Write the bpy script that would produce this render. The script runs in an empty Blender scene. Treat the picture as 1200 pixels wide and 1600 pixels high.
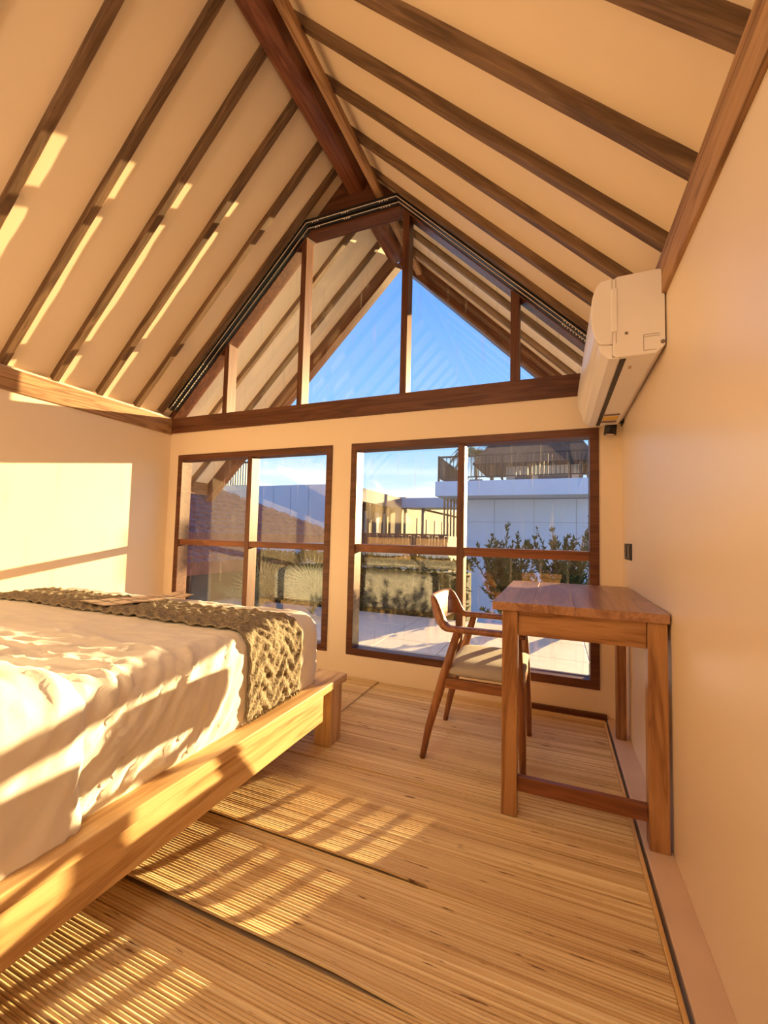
import bpy, bmesh, math, random
from mathutils import Vector, Matrix, noise
random.seed(7)
sc = bpy.context.scene
C = sc.collection

# ------------------------------------------------------------------ camera
F_PX, YAW, PITCH, ROLL = 657.1, .3867, .0561, .0241
EYE = Vector((-.3444, -2.6636, .977))
def cam_axes():
    cy, sy, cp, sp = math.cos(YAW), math.sin(YAW), math.cos(PITCH), math.sin(PITCH)
    f = Vector((-sy*cp, cy*cp, sp)); r = Vector((cy, sy, 0)); u = r.cross(f)
    cr, sr = math.cos(ROLL), math.sin(ROLL)
    return cr*r + sr*u, -sr*r + cr*u, f
_r, _u, _f = cam_axes()
cam = bpy.data.cameras.new('camera')
cam.sensor_fit = 'VERTICAL'; cam.sensor_height = 36; cam.sensor_width = 27
cam.lens = F_PX/1600*36
cam.clip_start = .02; cam.clip_end = 500
camo = bpy.data.objects.new('camera', cam); C.objects.link(camo)
M = Matrix((( _r.x, _u.x, -_f.x, EYE.x), (_r.y, _u.y, -_f.y, EYE.y), (_r.z, _u.z, -_f.z, EYE.z), (0, 0, 0, 1)))
camo.matrix_world = M
sc.camera = camo

# ------------------------------------------------------------------ light
sc.view_settings.view_transform = 'Standard'
sc.view_settings.look = 'None'
sc.view_settings.gamma = 1
sc.view_settings.exposure = 0.63
sc.view_settings.use_curve_mapping = False
sc.cycles.max_bounces = 14
sc.cycles.diffuse_bounces = 8
sc.cycles.transparent_max_bounces = 16

SUN_DIR = Vector((-.44, -1, -.168)).normalized()      # where the light travels
sun = bpy.data.lights.new('sun', 'SUN'); sun.energy = 17; sun.angle = .010; sun.color = (1, .665, .29)
suno = bpy.data.objects.new('sun', sun); C.objects.link(suno)
suno.rotation_euler = SUN_DIR.to_track_quat('-Z', 'Y').to_euler()
suno.location = (6, 12, 6)

w = bpy.data.worlds.new('sky'); sc.world = w; w.use_nodes = True
nt = w.node_tree; nt.nodes.clear()
N = nt.nodes.new; L = nt.links.new
out = N('ShaderNodeOutputWorld'); bg = N('ShaderNodeBackground'); L(bg.outputs[0], out.inputs[0])
tc = N('ShaderNodeTexCoord'); sep = N('ShaderNodeSeparateXYZ'); L(tc.outputs['Generated'], sep.inputs[0])
rmp = N('ShaderNodeValToRGB'); L(sep.outputs['Z'], rmp.inputs[0])
e = rmp.color_ramp.elements
e[0].position = 0; e[0].color = (.62, .84, 1, 1)
e[1].position = 1; e[1].color = (.10, .27, .80, 1)
for p, c in ((.12, (.42, .70, 1)), (.30, (.27, .54, 1.0)), (.5, (.17, .40, .95))):
    x = e.new(p); x.color = (*c, 1)
mp = N('ShaderNodeMapping'); mp.inputs['Scale'].default_value = (2.2, 2.2, 15); L(tc.outputs['Generated'], mp.inputs[0])
nz = N('ShaderNodeTexNoise'); nz.inputs['Scale'].default_value = 1.6; nz.inputs['Detail'].default_value = 6; L(mp.outputs[0], nz.inputs[0])
cr = N('ShaderNodeValToRGB'); cr.color_ramp.elements[0].position = .42; cr.color_ramp.elements[1].position = .62; L(nz.outputs[0], cr.inputs[0])
lo = N('ShaderNodeMapRange'); lo.inputs[1].default_value = .10; lo.inputs[2].default_value = .19; lo.inputs[3].default_value = 1; lo.inputs[4].default_value = .0; L(sep.outputs['Z'], lo.inputs[0])
# a low bank of bright cloud on the horizon, wisps above it
bank = N('ShaderNodeMath'); bank.operation = 'ADD'; bank.inputs[1].default_value = .35; L(cr.outputs[0], bank.inputs[0])
ml = N('ShaderNodeMath'); ml.operation = 'MULTIPLY'; ml.use_clamp = True; L(bank.outputs[0], ml.inputs[0]); L(lo.outputs[0], ml.inputs[1])
mx = N('ShaderNodeMixRGB'); L(ml.outputs[0], mx.inputs[0]); L(rmp.outputs[0], mx.inputs[1]); mx.inputs[2].default_value = (.95, 1.0, 1.0, 1)
L(mx.outputs[0], bg.inputs[0]); bg.inputs[1].default_value = .92

# ------------------------------------------------------------------ materials
MATS = {}
def newmat(name):
    m = bpy.data.materials.new(name); m.use_nodes = True
    nt = m.node_tree; b = nt.nodes['Principled BSDF']
    return m, nt, b, nt.nodes.new, nt.links.new
def plain(name, col, rough=.6, metal=0, spec=.5, var=.06, scale=6, bump=0):
    if name in MATS: return MATS[name]
    m, nt, b, N, L = newmat(name)
    tc = N('ShaderNodeTexCoord'); nz = N('ShaderNodeTexNoise'); nz.inputs['Scale'].default_value = scale; nz.inputs['Detail'].default_value = 5
    L(tc.outputs['Object'], nz.inputs[0])
    r = N('ShaderNodeValToRGB'); r.color_ramp.elements[0].position = .3; r.color_ramp.elements[1].position = .7
    r.color_ramp.elements[0].color = (*[c*(1-var) for c in col], 1); r.color_ramp.elements[1].color = (*[min(1, c*(1+var)) for c in col], 1)
    L(nz.outputs[0], r.inputs[0]); L(r.outputs[0], b.inputs['Base Color'])
    b.inputs['Roughness'].default_value = rough; b.inputs['Metallic'].default_value = metal; b.inputs['Specular IOR Level'].default_value = spec
    if bump:
        bp = N('ShaderNodeBump'); bp.inputs['Strength'].default_value = bump; bp.inputs['Distance'].default_value = .01
        n2 = N('ShaderNodeTexNoise'); n2.inputs['Scale'].default_value = scale*8; L(tc.outputs['Object'], n2.inputs[0])
        L(n2.outputs[0], bp.inputs['Height']); L(bp.outputs[0], b.inputs['Normal'])
    MATS[name] = m; return m
def wood(kind, axis):
    key = kind + '_' + 'xyz'[axis]
    if key in MATS: return MATS[key]
    dark, mid, light, rough, spec = WOODS[kind]
    m, nt, b, N, L = newmat(key)
    tc = N('ShaderNodeTexCoord'); oi = N('ShaderNodeObjectInfo')
    ad = N('ShaderNodeVectorMath'); ad.operation = 'ADD'; L(tc.outputs['Object'], ad.inputs[0])
    mu = N('ShaderNodeVectorMath'); mu.operation = 'SCALE'; mu.inputs[0].default_value = (7.3, 3.1, 5.7); L(oi.outputs['Random'], mu.inputs['Scale']); L(mu.outputs[0], ad.inputs[1])
    s = [14, 14, 14]; s[axis] = 1.1
    mp = N('ShaderNodeMapping'); mp.inputs['Scale'].default_value = s; L(ad.outputs[0], mp.inputs[0])
    n1 = N('ShaderNodeTexNoise'); n1.inputs['Scale'].default_value = 1.0; n1.inputs['Detail'].default_value = 4; n1.inputs['Distortion'].default_value = 1.2; L(mp.outputs[0], n1.inputs[0])
    mm = N('ShaderNodeMath'); mm.operation = 'MULTIPLY'; mm.inputs[1].default_value = 7; L(n1.outputs[0], mm.inputs[0])
    fr = N('ShaderNodeMath'); fr.operation = 'PINGPONG'; fr.inputs[1].default_value = 1; L(mm.outputs[0], fr.inputs[0])
    s2 = [90, 90, 90]; s2[axis] = 2.5
    m2 = N('ShaderNodeMapping'); m2.inputs['Scale'].default_value = s2; L(ad.outputs[0], m2.inputs[0])
    n2 = N('ShaderNodeTexNoise'); n2.inputs['Scale'].default_value = 1; n2.inputs['Detail'].default_value = 3; L(m2.outputs[0], n2.inputs[0])
    mi = N('ShaderNodeMath'); mi.operation = 'MULTIPLY_ADD'; mi.inputs[1].default_value = .55; L(fr.outputs[0], mi.inputs[0])
    m3 = N('ShaderNodeMath'); m3.operation = 'MULTIPLY'; m3.inputs[1].default_value = .45; L(n2.outputs[0], m3.inputs[0]); L(m3.outputs[0], mi.inputs[2])
    r = N('ShaderNodeValToRGB'); el = r.color_ramp.elements
    el[0].position = .12; el[0].color = (*dark, 1); el[1].position = .85; el[1].color = (*light, 1)
    x = el.new(.45); x.color = (*mid, 1)
    L(mi.outputs[0], r.inputs[0]); L(r.outputs[0], b.inputs['Base Color'])
    bp = N('ShaderNodeBump'); bp.inputs['Strength'].default_value = .12; bp.inputs['Distance'].default_value = .004; L(n2.outputs[0], bp.inputs['Height']); L(bp.outputs[0], b.inputs['Normal'])
    b.inputs['Roughness'].default_value = rough; b.inputs['Specular IOR Level'].default_value = spec
    MATS[key] = m; return m
WOODS = {   # dark, mid, light, roughness, specular
    'rafter': ((.075, .040, .020), (.14, .080, .042), (.215, .13, .074), .6, .3),
    'frame': ((.065, .020, .010), (.105, .036, .017), (.15, .058, .028), .42, .4),
    'plate': ((.15, .075, .035), (.36, .205, .105), (.46, .28, .15), .6, .3),
    'bed': ((.36, .20, .085), (.58, .37, .175), (.68, .47, .25), .5, .35),
    'desk': ((.17, .07, .025), (.36, .175, .07), (.46, .25, .11), .32, .5),
    'desktop': ((.22, .10, .055), (.33, .165, .09), (.44, .25, .14), .3, .55),
    'stretcher': ((.11, .035, .014), (.18, .062, .024), (.25, .09, .036), .4, .4),
    'chair': ((.17, .060, .022), (.27, .105, .04), (.34, .145, .06), .35, .5),
    'ridge': ((.075, .02, .010), (.15, .047, .022), (.22, .085, .042), .4, .45),
    'outdoor': ((.14, .075, .04), (.24, .14, .08), (.33, .2, .12), .7, .2),
    'trim': ((.40, .25, .10), (.62, .40, .17), (.72, .5, .24), .5, .3),
}
WALL = plain('wall_plaster', (.82, .70, .56), .42, 0, .45, .015, 1.5, .02)
WALL_R = plain('wall_plaster_gloss', (.82, .70, .57), .33, 0, .5, .02, 2.2, .015)
CEIL = plain('ceiling_board', (.82, .695, .54), .6, 0, .3, .02, 1.2)
BLACK = plain('black_plastic', (.012, .011, .012), .45)
DARKMETAL = plain('dark_metal', (.03, .03, .032), .4, .6)
ALU = plain('aluminium', (.6, .6, .6), .28, 1)
WHITE = plain('white_plastic', (.83, .80, .79), .3, 0, .5, .01)
WHITE2 = plain('white_plastic_flap', (.85, .82, .81), .35, 0, .5, .01)

def glass_mat():
    m = bpy.data.materials.new('window_glass'); m.use_nodes = True; nt = m.node_tree; nt.nodes.clear()
    N = nt.nodes.new; L = nt.links.new
    o = N('ShaderNodeOutputMaterial'); mix = N('ShaderNodeMixShader'); tr = N('ShaderNodeBsdfTransparent'); gl = N('ShaderNodeBsdfGlossy')
    tr.inputs[0].default_value = (.95, .97, .97, 1); gl.inputs['Roughness'].default_value = .0
    lw = N('ShaderNodeLayerWeight'); lw.inputs[0].default_value = .5
    pw_ = N('ShaderNodeMath'); pw_.operation = 'POWER'; pw_.inputs[1].default_value = 5; L(lw.outputs['Facing'], pw_.inputs[0])
    fr = N('ShaderNodeMath'); fr.operation = 'MULTIPLY_ADD'; fr.inputs[1].default_value = .94; fr.inputs[2].default_value = .065; L(pw_.outputs[0], fr.inputs[0])
    # faint water streaks left by rain
    df = N('ShaderNodeBsdfDiffuse'); df.inputs[0].default_value = (.8, .8, .8, 1)
    tc = N('ShaderNodeTexCoord'); mp = N('ShaderNodeMapping'); mp.inputs['Scale'].default_value = (34, 1, 2.2); L(tc.outputs['Object'], mp.inputs[0])
    nz = N('ShaderNodeTexNoise'); nz.inputs['Scale'].default_value = 1; nz.inputs['Detail'].default_value = 6; L(mp.outputs[0], nz.inputs[0])
    r = N('ShaderNodeValToRGB'); r.color_ramp.elements[0].position = .60; r.color_ramp.elements[1].position = .9
    r.color_ramp.elements[1].color = (.22, .22, .22, 1); L(nz.outputs[0], r.inputs[0])
    m2 = N('ShaderNodeMixShader'); L(r.outputs[0], m2.inputs[0]); L(tr.outputs[0], m2.inputs[1]); L(df.outputs[0], m2.inputs[2])
    ad = N('ShaderNodeMath'); ad.operation = 'MULTIPLY'; ad.inputs[1].default_value = 1.0; ad.use_clamp = True; L(fr.outputs[0], ad.inputs[0])
    L(ad.outputs[0], mix.inputs[0]); L(m2.outputs[0], mix.inputs[1]); L(gl.outputs[0], mix.inputs[2]); L(mix.outputs[0], o.inputs[0])
    return m
GLASS = glass_mat()

# ------------------------------------------------------------------ builders
def link(name, me, mat=None, parent=None, loc=(0, 0, 0)):
    o = bpy.data.objects.new(name, me); C.objects.link(o)
    if mat is not None and me is not None: me.materials.append(mat)
    o.location = loc
    if parent is not None:
        o.parent = parent; o.matrix_parent_inverse = Matrix.Translation(-parent.location) @ Matrix.Identity(4)
        if parent.parent is not None:
            o.matrix_parent_inverse = Matrix.Translation(-world_loc(parent))
    return o
def world_loc(o):
    v = Vector(o.get('wloc', o.location)); return v
def mesh(bm, name='m', smooth=False):
    bm.normal_update(); me = bpy.data.meshes.new(name); bm.to_mesh(me); bm.free()
    if smooth:
        for p in me.polygons: p.use_smooth = True
    return me
def add_box(bm, x0, x1, y0, y1, z0, z1):
    vs = [bm.verts.new((x, y, z)) for x in (x0, x1) for y in (y0, y1) for z in (z0, z1)]
    for f in ((0, 1, 3, 2), (4, 6, 7, 5), (0, 4, 5, 1), (2, 3, 7, 6), (0, 2, 6, 4), (1, 5, 7, 3)):
        bm.faces.new([vs[i] for i in f])
def bevel(bm, w, seg=2):
    bmesh.ops.bevel(bm, geom=list(bm.edges), offset=w, segments=seg, affect='EDGES', profile=.5)
def box(name, x0, x1, y0, y1, z0, z1, mat, parent=None, bev=.003, woodk=None):
    cx, cy, cz = (x0+x1)/2, (y0+y1)/2, (z0+z1)/2
    bm = bmesh.new(); hx, hy, hz = abs(x1-x0)/2, abs(y1-y0)/2, abs(z1-z0)/2
    add_box(bm, -hx, hx, -hy, hy, -hz, hz)
    if bev: bevel(bm, min(bev, .4*min(hx, hy, hz)), 2)
    if woodk: mat = wood(woodk, [hx, hy, hz].index(max(hx, hy, hz)))
    return link(name, mesh(bm, name), mat, parent, (cx, cy, cz))
def prism(name, poly, a0, a1, axis, mat, parent=None, bev=0, local=True):
    """poly: points in the plane normal to axis; extruded from a0 to a1 along it"""
    def P(p, a):
        if axis == 'y': return Vector((p[0], a, p[1]))
        if axis == 'x': return Vector((a, p[0], p[1]))
        return Vector((p[0], p[1], a))
    n = len(poly); pts = [P(p, a0) for p in poly] + [P(p, a1) for p in poly]
    c = sum(pts, Vector())/len(pts) if local else Vector()
    bm = bmesh.new(); vs = [bm.verts.new(p-c) for p in pts]
    bm.faces.new(vs[:n]); bm.faces.new(vs[n:][::-1])
    for i in range(n): bm.faces.new((vs[i], vs[i+n], vs[(i+1) % n+n], vs[(i+1) % n]))
    bmesh.ops.recalc_face_normals(bm, faces=bm.faces[:])
    if bev: bevel(bm, bev, 2)
    return link(name, mesh(bm, name), mat, parent, c)
def loft(bm, rings, caps=True, closed=True):
    vr = [[bm.verts.new(p) for p in r] for r in rings]; n = len(rings[0])
    for a, b in zip(vr, vr[1:]):
        for i in range(n if closed else n-1): bm.faces.new((a[i], a[(i+1) % n], b[(i+1) % n], b[i]))
    if caps: bm.faces.new(vr[0][::-1]); bm.faces.new(vr[-1])
    return vr
def add_tube(bm, pts, rad, seg=10):
    pts = [Vector(p) for p in pts]; rings = []; ref = None
    for i, p in enumerate(pts):
        t = (pts[min(i+1, len(pts)-1)] - pts[max(i-1, 0)]).normalized()
        if ref is None:
            ref = t.orthogonal().normalized()
        ref = (ref - t*ref.dot(t)).normalized(); b = t.cross(ref)
        r = rad[i] if isinstance(rad, (list, tuple)) else rad
        rings.append([p + (ref*math.cos(a) + b*math.sin(a))*r for a in [2*math.pi*k/seg for k in range(seg)]])
    loft(bm, rings)
def tube(name, pts, rad, mat, parent=None, seg=10):
    bm = bmesh.new(); c = Vector(pts[0]); add_tube(bm, [Vector(p)-c for p in pts], rad, seg)
    bmesh.ops.recalc_face_normals(bm, faces=bm.faces[:])
    return link(name, mesh(bm, name, True), mat, parent, c)
def empty(name, loc=(0, 0, 0), parent=None):
    o = bpy.data.objects.new(name, None); C.objects.link(o); o.location = loc; o.empty_display_size = .1
    if parent is not None:
        o.parent = parent; o.matrix_parent_inverse = Matrix.Translation(-Vector(parent.location))
    return o
def tag(o, label, cat, group=None):
    o['label'] = label; o['category'] = cat
    if group: o['group'] = group
    return o
def struct(o, label=None):
    o['kind'] = 'structure'
    if label: o['label'] = label
    return o
def stuff(o):
    o['kind'] = 'stuff'; return o
def sub(o, parent):        # second level part: parent is a part whose own location is a world position
    o.parent = parent; o.matrix_parent_inverse = Matrix.Translation(-Vector(parent.location)); return o

# ------------------------------------------------------------------ room shell
W = -3.4555; MID = W/2; YB = -4.4
CEILC, RAFC = 2.012, 1.956          # right slope: z + x = c ; left slope mirrored about MID
def slope_z(x, c): return c - x if x > MID else c + x - W
floor = struct(box('floor', W-.15, -.089, YB-.15, .12, -.14, -.008, plain('concrete', (.42, .33, .25), .7), None, 0), 'plain floor under the reed mats')
bm = bmesh.new()
for a in ((W-.15, -3.351, 0, .12, -.14, 1.9), (-1.842, -1.689, 0, .12, -.14, 1.9), (-.1126, .15, 0, .12, -.14, 1.9), (-3.351, -1.842, 0, .12, -.14, .151), (-1.689, -.1126, 0, .12, -.14, .151), (-3.351, -1.842, 0, .12, 1.625, 1.9), (-1.689, -.1126, 0, .12, 1.625, 1.9)):
    add_box(bm, *a)
struct(link('wall_front', mesh(bm), WALL), 'cream plaster wall that holds the two large windows')
struct(box('wall_left', W-.15, W, YB-.15, 0, -.14, 1.965, WALL, None, 0), 'cream plaster wall behind the bed, sunlit')
struct(box('wall_right', 0, .15, YB-.15, 0, -.14, 1.965, WALL_R, None, 0), 'smooth cream wall behind the desk')
wb = struct(prism('wall_back', [(W-.15, -.14), (.15, -.14), (.15, 1.95), (MID, slope_z(MID, CEILC)+.02), (W-.15, 1.95)], YB-.15, YB, 'y', WALL), 'cream gable wall at the back of the room')

# roof deck over room and overhang: one boarded ceiling with rafters
XL, XR, YO = -3.985, .53, 1.04
def deck_poly():
    pl = [(XL, slope_z(XL, CEILC)), (MID, slope_z(MID, CEILC)), (XR, slope_z(XR, CEILC))]
    return pl + [(x, z+.12) for x, z in reversed(pl)]
ceiling = struct(prism('ceiling', deck_poly(), YB-.2, YO, 'y', CEIL), 'cream boarded gable ceiling with dark rafters')
S2 = math.sqrt(2)
def rafter(name, side, yc, wid, depth, s0, s1, kind, c=RAFC, parent=ceiling, wave=.0012):
    """beam whose underside lies on the slope c; s0,s1 = x range; local x runs up the slope"""
    n = 26; L = abs(s1-s0)*S2; bm = bmesh.new(); rings = []
    sd = random.random()*50
    for i in range(n+1):
        u = -L/2 + L*i/n
        w1 = noise.noise(Vector((u*4, sd, 0)))*wave*2; w2 = noise.noise(Vector((u*5, sd+9, 3)))*wave*2
        b = .003
        hw = wid/2
        rings.append([Vector((u, -hw+w1, depth)), Vector((u, -hw+w1, b+w2)), Vector((u, -hw+w1+b, w2)), Vector((u, hw-b+w2, w2)), Vector((u, hw+w2, b+w2)), Vector((u, hw+w2, depth))])
    loft(bm, rings); bmesh.ops.recalc_face_normals(bm, faces=bm.faces[:])
    xm = (s0+s1)/2; z = slope_z(xm, c)
    o = link(name, mesh(bm, name), wood(kind, 0), parent, (xm, yc, z))
    o.rotation_euler = (0, math.radians(-45 if side == 'L' else 45), 0)
    if side == 'R': o.rotation_euler = (0, math.radians(45), math.radians(0))
    return o
RD = (CEILC-RAFC)/S2 + .004
for y in (-1.225, -.935, -.635, -.335, -1.535, -1.845, -2.155, -2.465, -2.775, -3.085, -3.395, -3.705, -4.015):
    rafter('rafter', 'L', y, .042, RD, W+.004, MID-.02, 'rafter')
for y in (-1.685, -1.36, -1.05, -.745, -.425, -1.995, -2.305, -2.615, -2.925, -3.235, -3.545, -3.855):
    rafter('rafter', 'R', y, .042, RD, -.004, MID+.02, 'rafter')
for y in (.36, .70):
    rafter('rafter', 'L', y, .042, RD, XL+.03, MID-.02, 'rafter'); rafter('rafter', 'R', y, .042, RD, XR-.03, MID+.02, 'rafter')
# deep barge rafters at the outer edge of the overhang, eave boards
rafter('barge_rafter', 'L', YO-.05, .10, .14, XL, MID, 'frame', 1.835); rafter('barge_rafter', 'R', YO-.05, .10, .14, XR, MID, 'frame', 1.835)
for x in (XL, XR-.03):
    box('eave_board', x, x+.03, YB, YO, slope_z(XL, CEILC)-.10, slope_z(XL, CEILC)+.05, None, ceiling, .002, 'outdoor')
# shallow battens where the ceiling meets the gable glazing
rafter('batten', 'L', -.115, .05, .03, W+.004, MID-.05, 'rafter', 1.975); rafter('batten', 'R', -.115, .05, .03, -.004, MID+.05, 'rafter', 1.975)
# ridge: a rounded beam and a slimmer purlin beside it
bm = bmesh.new(); rings = []
for y in [YB-.1 + (YO-.1-YB)*i/40 for i in range(41)]:
    ring = []
    for k in range(20):
        a = 2*math.pi*k/20; ca, sa = math.cos(a), math.sin(a)
        rr = 1+.02*noise.noise(Vector((y*3, k*.3, 2)))
        ring.append(Vector((-1.707 + .074*rr*math.copysign(abs(ca)**.6, ca), y, 3.585 + .085*rr*math.copysign(abs(sa)**.6, sa))))
    rings.append(ring)
loft(bm, rings); bmesh.ops.recalc_face_normals(bm, faces=bm.faces[:])
link('ridge_beam', mesh(bm, 'ridge_beam', True), wood('ridge', 1), ceiling)
box('ridge_purlin', -1.540, -1.490, YB, YO-.1, 3.400, 3.452, None, ceiling, .006, 'plate')

# plates and tie beam
struct(box('trim_1', W-.01, 0, -.013, .12, 1.82, 1.952, None, None, .003, 'frame'), 'red-brown tie beam across the window wall under the gable glazing')
struct(box('trim_2', W-.02, W+.014, YB, -.002, 1.81, 1.95, None, None, .002, 'plate'), 'pale wooden wall plate along the left wall under the rafters')
struct(box('trim_3', -.014, .02, YB, -.002, 1.81, 1.95, None, None, .002, 'plate'), 'wooden wall plate along the right wall above the air conditioner')
# infill board in the peak above the gable window
struct(prism('trim_4', [(-2.11, 3.35), (-1.345, 3.35), (MID, 3.735)], .0, .06, 'y', wood('frame', 0)), 'dark wooden board filling the peak of the gable')
struct(box('trim_5', -.101, -.0895, YB, -.035, -.008, .004, None, None, .001, 'trim'), 'thin pale wooden edging strip along the mats by the right wall')
struct(box('baseboard_right', -.078, 0, YB, 0, -.14, .006, plain('ledge_plaster', (.70, .53, .42), .4), None, .002), 'low pinkish plaster ledge at the foot of the right wall')
struct(box('baseboard_front', -.60, -.079, -.02, 0, -.008, .028, None, None, .003, 'frame'), 'short dark wooden skirting under the right window')

# windows
GY = .075
def window(n, x0, x1, z0, z1, mullx, transz, label):
    e = struct(empty('window_%d' % n, ((x0+x1)/2, .05, z0)), label)
    fw = .048
    bm = bmesh.new(); c = Vector(((x0+x1)/2, .045, (z0+z1)/2)); hx, hz = (x1-x0)/2, (z1-z0)/2
    o_ = [(-hx, -hz), (hx, -hz), (hx, hz), (-hx, hz)]; i_ = [(-hx+fw, -hz+fw), (hx-fw, -hz+fw), (hx-fw, hz-fw), (-hx+fw, hz-fw)]
    ya, yb = -.053, .055
    V = {}
    for nm, pl in (('o', o_), ('i', i_)):
        for k, p in enumerate(pl):
            for s, y in (('a', ya), ('b', yb)): V[nm, k, s] = bm.verts.new((p[0], y, p[1]))
    for k in range(4):
        q = (k+1) % 4
        bm.faces.new((V['o', k, 'a'], V['o', q, 'a'], V['i', q, 'a'], V['i', k, 'a'])); bm.faces.new((V['o', k, 'b'], V['i', k, 'b'], V['i', q, 'b'], V['o', q, 'b']))
        bm.faces.new((V['i', k, 'a'], V['i', q, 'a'], V['i', q, 'b'], V['i', k, 'b'])); bm.faces.new((V['o', k, 'a'], V['o', k, 'b'], V['o', q, 'b'], V['o', q, 'a']))
    bmesh.ops.recalc_face_normals(bm, faces=bm.faces[:]); bevel(bm, .003, 2)
    link('window_frame', mesh(bm), wood('frame', 0), e, c)
    box('mullion', mullx[0], mullx[1], .0, .1, z0+fw, z1-fw, None, e, .003, 'frame')
    for a, b in ((x0+fw, mullx[0]), (mullx[1], x1-fw)):
        box('transom', a, b, .002, .098, transz[0], transz[1], None, e, .003, 'stretcher')
    for a, b in ((x0+fw, mullx[0]), (mullx[1], x1-fw)):
        for c0, c1 in ((z0+fw, transz[0]), (transz[1], z1-fw)):
            p = box('pane', a-.004, b+.004, GY, GY+.006, c0-.004, c1+.004, GLASS, e, 0)
        box('glazing_strip', a, b, GY-.012, GY-.002, z0+fw-.001, z0+fw+.004, ALU, e, .001)
    return e
window(1, -3.351, -1.842, .151, 1.625, (-2.612, -2.568), (.860, .906), 'brown framed four-pane window beside the bed')
window(2, -1.689, -.1126, .151, 1.625, (-.925, -.880), (.860, .914), 'brown framed four-pane window behind the desk and chair')
g = struct(empty('window_3', (MID, .05, 1.952)), 'trapezoid gable window with five panes under the roof')
GC = 1.935
def zt(x): return slope_z(x, GC)
ZH = 3.285
for side in 'LR':     # slanted frame members
    f = (lambda x: x) if side == 'L' else (lambda x: W-x)
    xa = 1.952 + W - GC; pl = [(xa, 1.952), (xa-.08, 1.952), (ZH+.085+W-GC-.08, ZH+.085), (ZH+.085+W-GC, ZH+.085)]
    prism('sloping_frame', [(f(x), z) for x, z in pl], -.008, .1, 'y', wood('frame', 2), g, .003)
box('head_rail', -2.135, -1.332, -.006, .1, ZH, ZH+.085, None, g, .003, 'frame')
MX = [(-2.898, -2.852), (-2.173, -2.129), (-1.337, -1.291), (-.604, -.550)]
for a, b in MX:
    prism('mullion', [(a, 1.952), (b, 1.952), (b, zt(b)+.004), (a, zt(a)+.004)], .0, .1, 'y', wood('frame', 2), g, .002)
xl0 = 1.952 + W - GC; xr0 = GC - 1.952
def pane(pl): prism('pane', pl, GY, GY+.006, 'y', GLASS, g)
pane([(xl0-.01, 1.948), (MX[0][0]+.004, 1.948), (MX[0][0]+.004, zt(MX[0][0])+.01)])
pane([(MX[0][1]-.004, 1.948), (MX[1][0]+.004, 1.948), (MX[1][0]+.004, zt(MX[1][0])+.01), (MX[0][1]-.004, zt(MX[0][1])+.01)])
pane([(MX[1][1]-.004, 1.948), (MX[2][0]+.004, 1.948), (MX[2][0]+.004, ZH+.004), (MX[1][1]-.004, ZH+.004)])
pane([(MX[2][1]-.004, 1.948), (MX[3][0]+.004, 1.948), (MX[3][0]+.004, zt(MX[3][0])+.01), (MX[2][1]-.004, zt(MX[2][1])+.01)])
pane([(MX[3][1]-.004, 1.948), (xr0+.01, 1.948), (MX[3][1]-.004, zt(MX[3][1])+.01)])

# ------------------------------------------------------------------ curtain track following the gable
ct = tag(empty('curtain_track', (MID, -.05, 2.0)), 'black double curtain track following the sloping gable window', 'curtain track')
def trk(y, c, zt_):
    xa = 2.03; return [(2.02+W-c, y, 2.02), (zt_+W-c, y, zt_), (c-zt_, y, zt_), (c-2.02, y, 2.02)]
def ribbon_bar(name, pts, hy, hz, mat, par):
    for a, b in zip(pts, pts[1:]):
        a, b = Vector(a), Vector(b); L = (b-a).length; bm = bmesh.new(); add_box(bm, -L/2-.004, L/2+.004, -hy, hy, -hz, hz)
        o = link(name, mesh(bm), mat, par, (a+b)/2); d = b-a
        o.rotation_euler = (0, -math.atan2(d.z, d.x), 0)
ribbon_bar('track_rail', trk(-.062, 1.972, 3.335), .013, .014, BLACK, ct)
ribbon_bar('track_rail', trk(-.024, 1.962, 3.320), .013, .014, BLACK, ct)
ribbon_bar('slot_lip', trk(-.0765, 1.960, 3.323), .0018, .002, plain('pale_lip', (.75, .68, .62), .35), ct)
ribbon_bar('slot_lip', trk(-.0385, 1.950, 3.308), .0018, .002, plain('pale_lip', (.75, .68, .62), .35), ct)
bm = bmesh.new()
for y, c, zz in ((-.0785, 1.953, 3.316), (-.0405, 1.943, 3.301)):
    A_, B_, C_, D_ = [Vector(p) for p in trk(y, c, zz)]
    for p, q, lo_, hi_, n in ((A_, B_, .02, .27, 18), (B_, C_, .08, .16, 3), (B_, C_, .42, .50, 4), (B_, C_, .82, .93, 4), (C_, D_, .82, .97, 13)):
        for k in range(n):
            t = lo_ + (hi_-lo_)*(k+.4*random.random())/n; v = p.lerp(q, t)
            add_box(bm, v.x-.003, v.x+.003, v.y-.003, v.y+.003, v.z-.005, v.z+.004)
stuff(link('gliders', mesh(bm), plain('glider_white', (.8, .76, .72), .4), ct))

def smooth(a, b, t): t = max(0, min(1, (t-a)/(b-a))); return t*t*(3-2*t)
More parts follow.
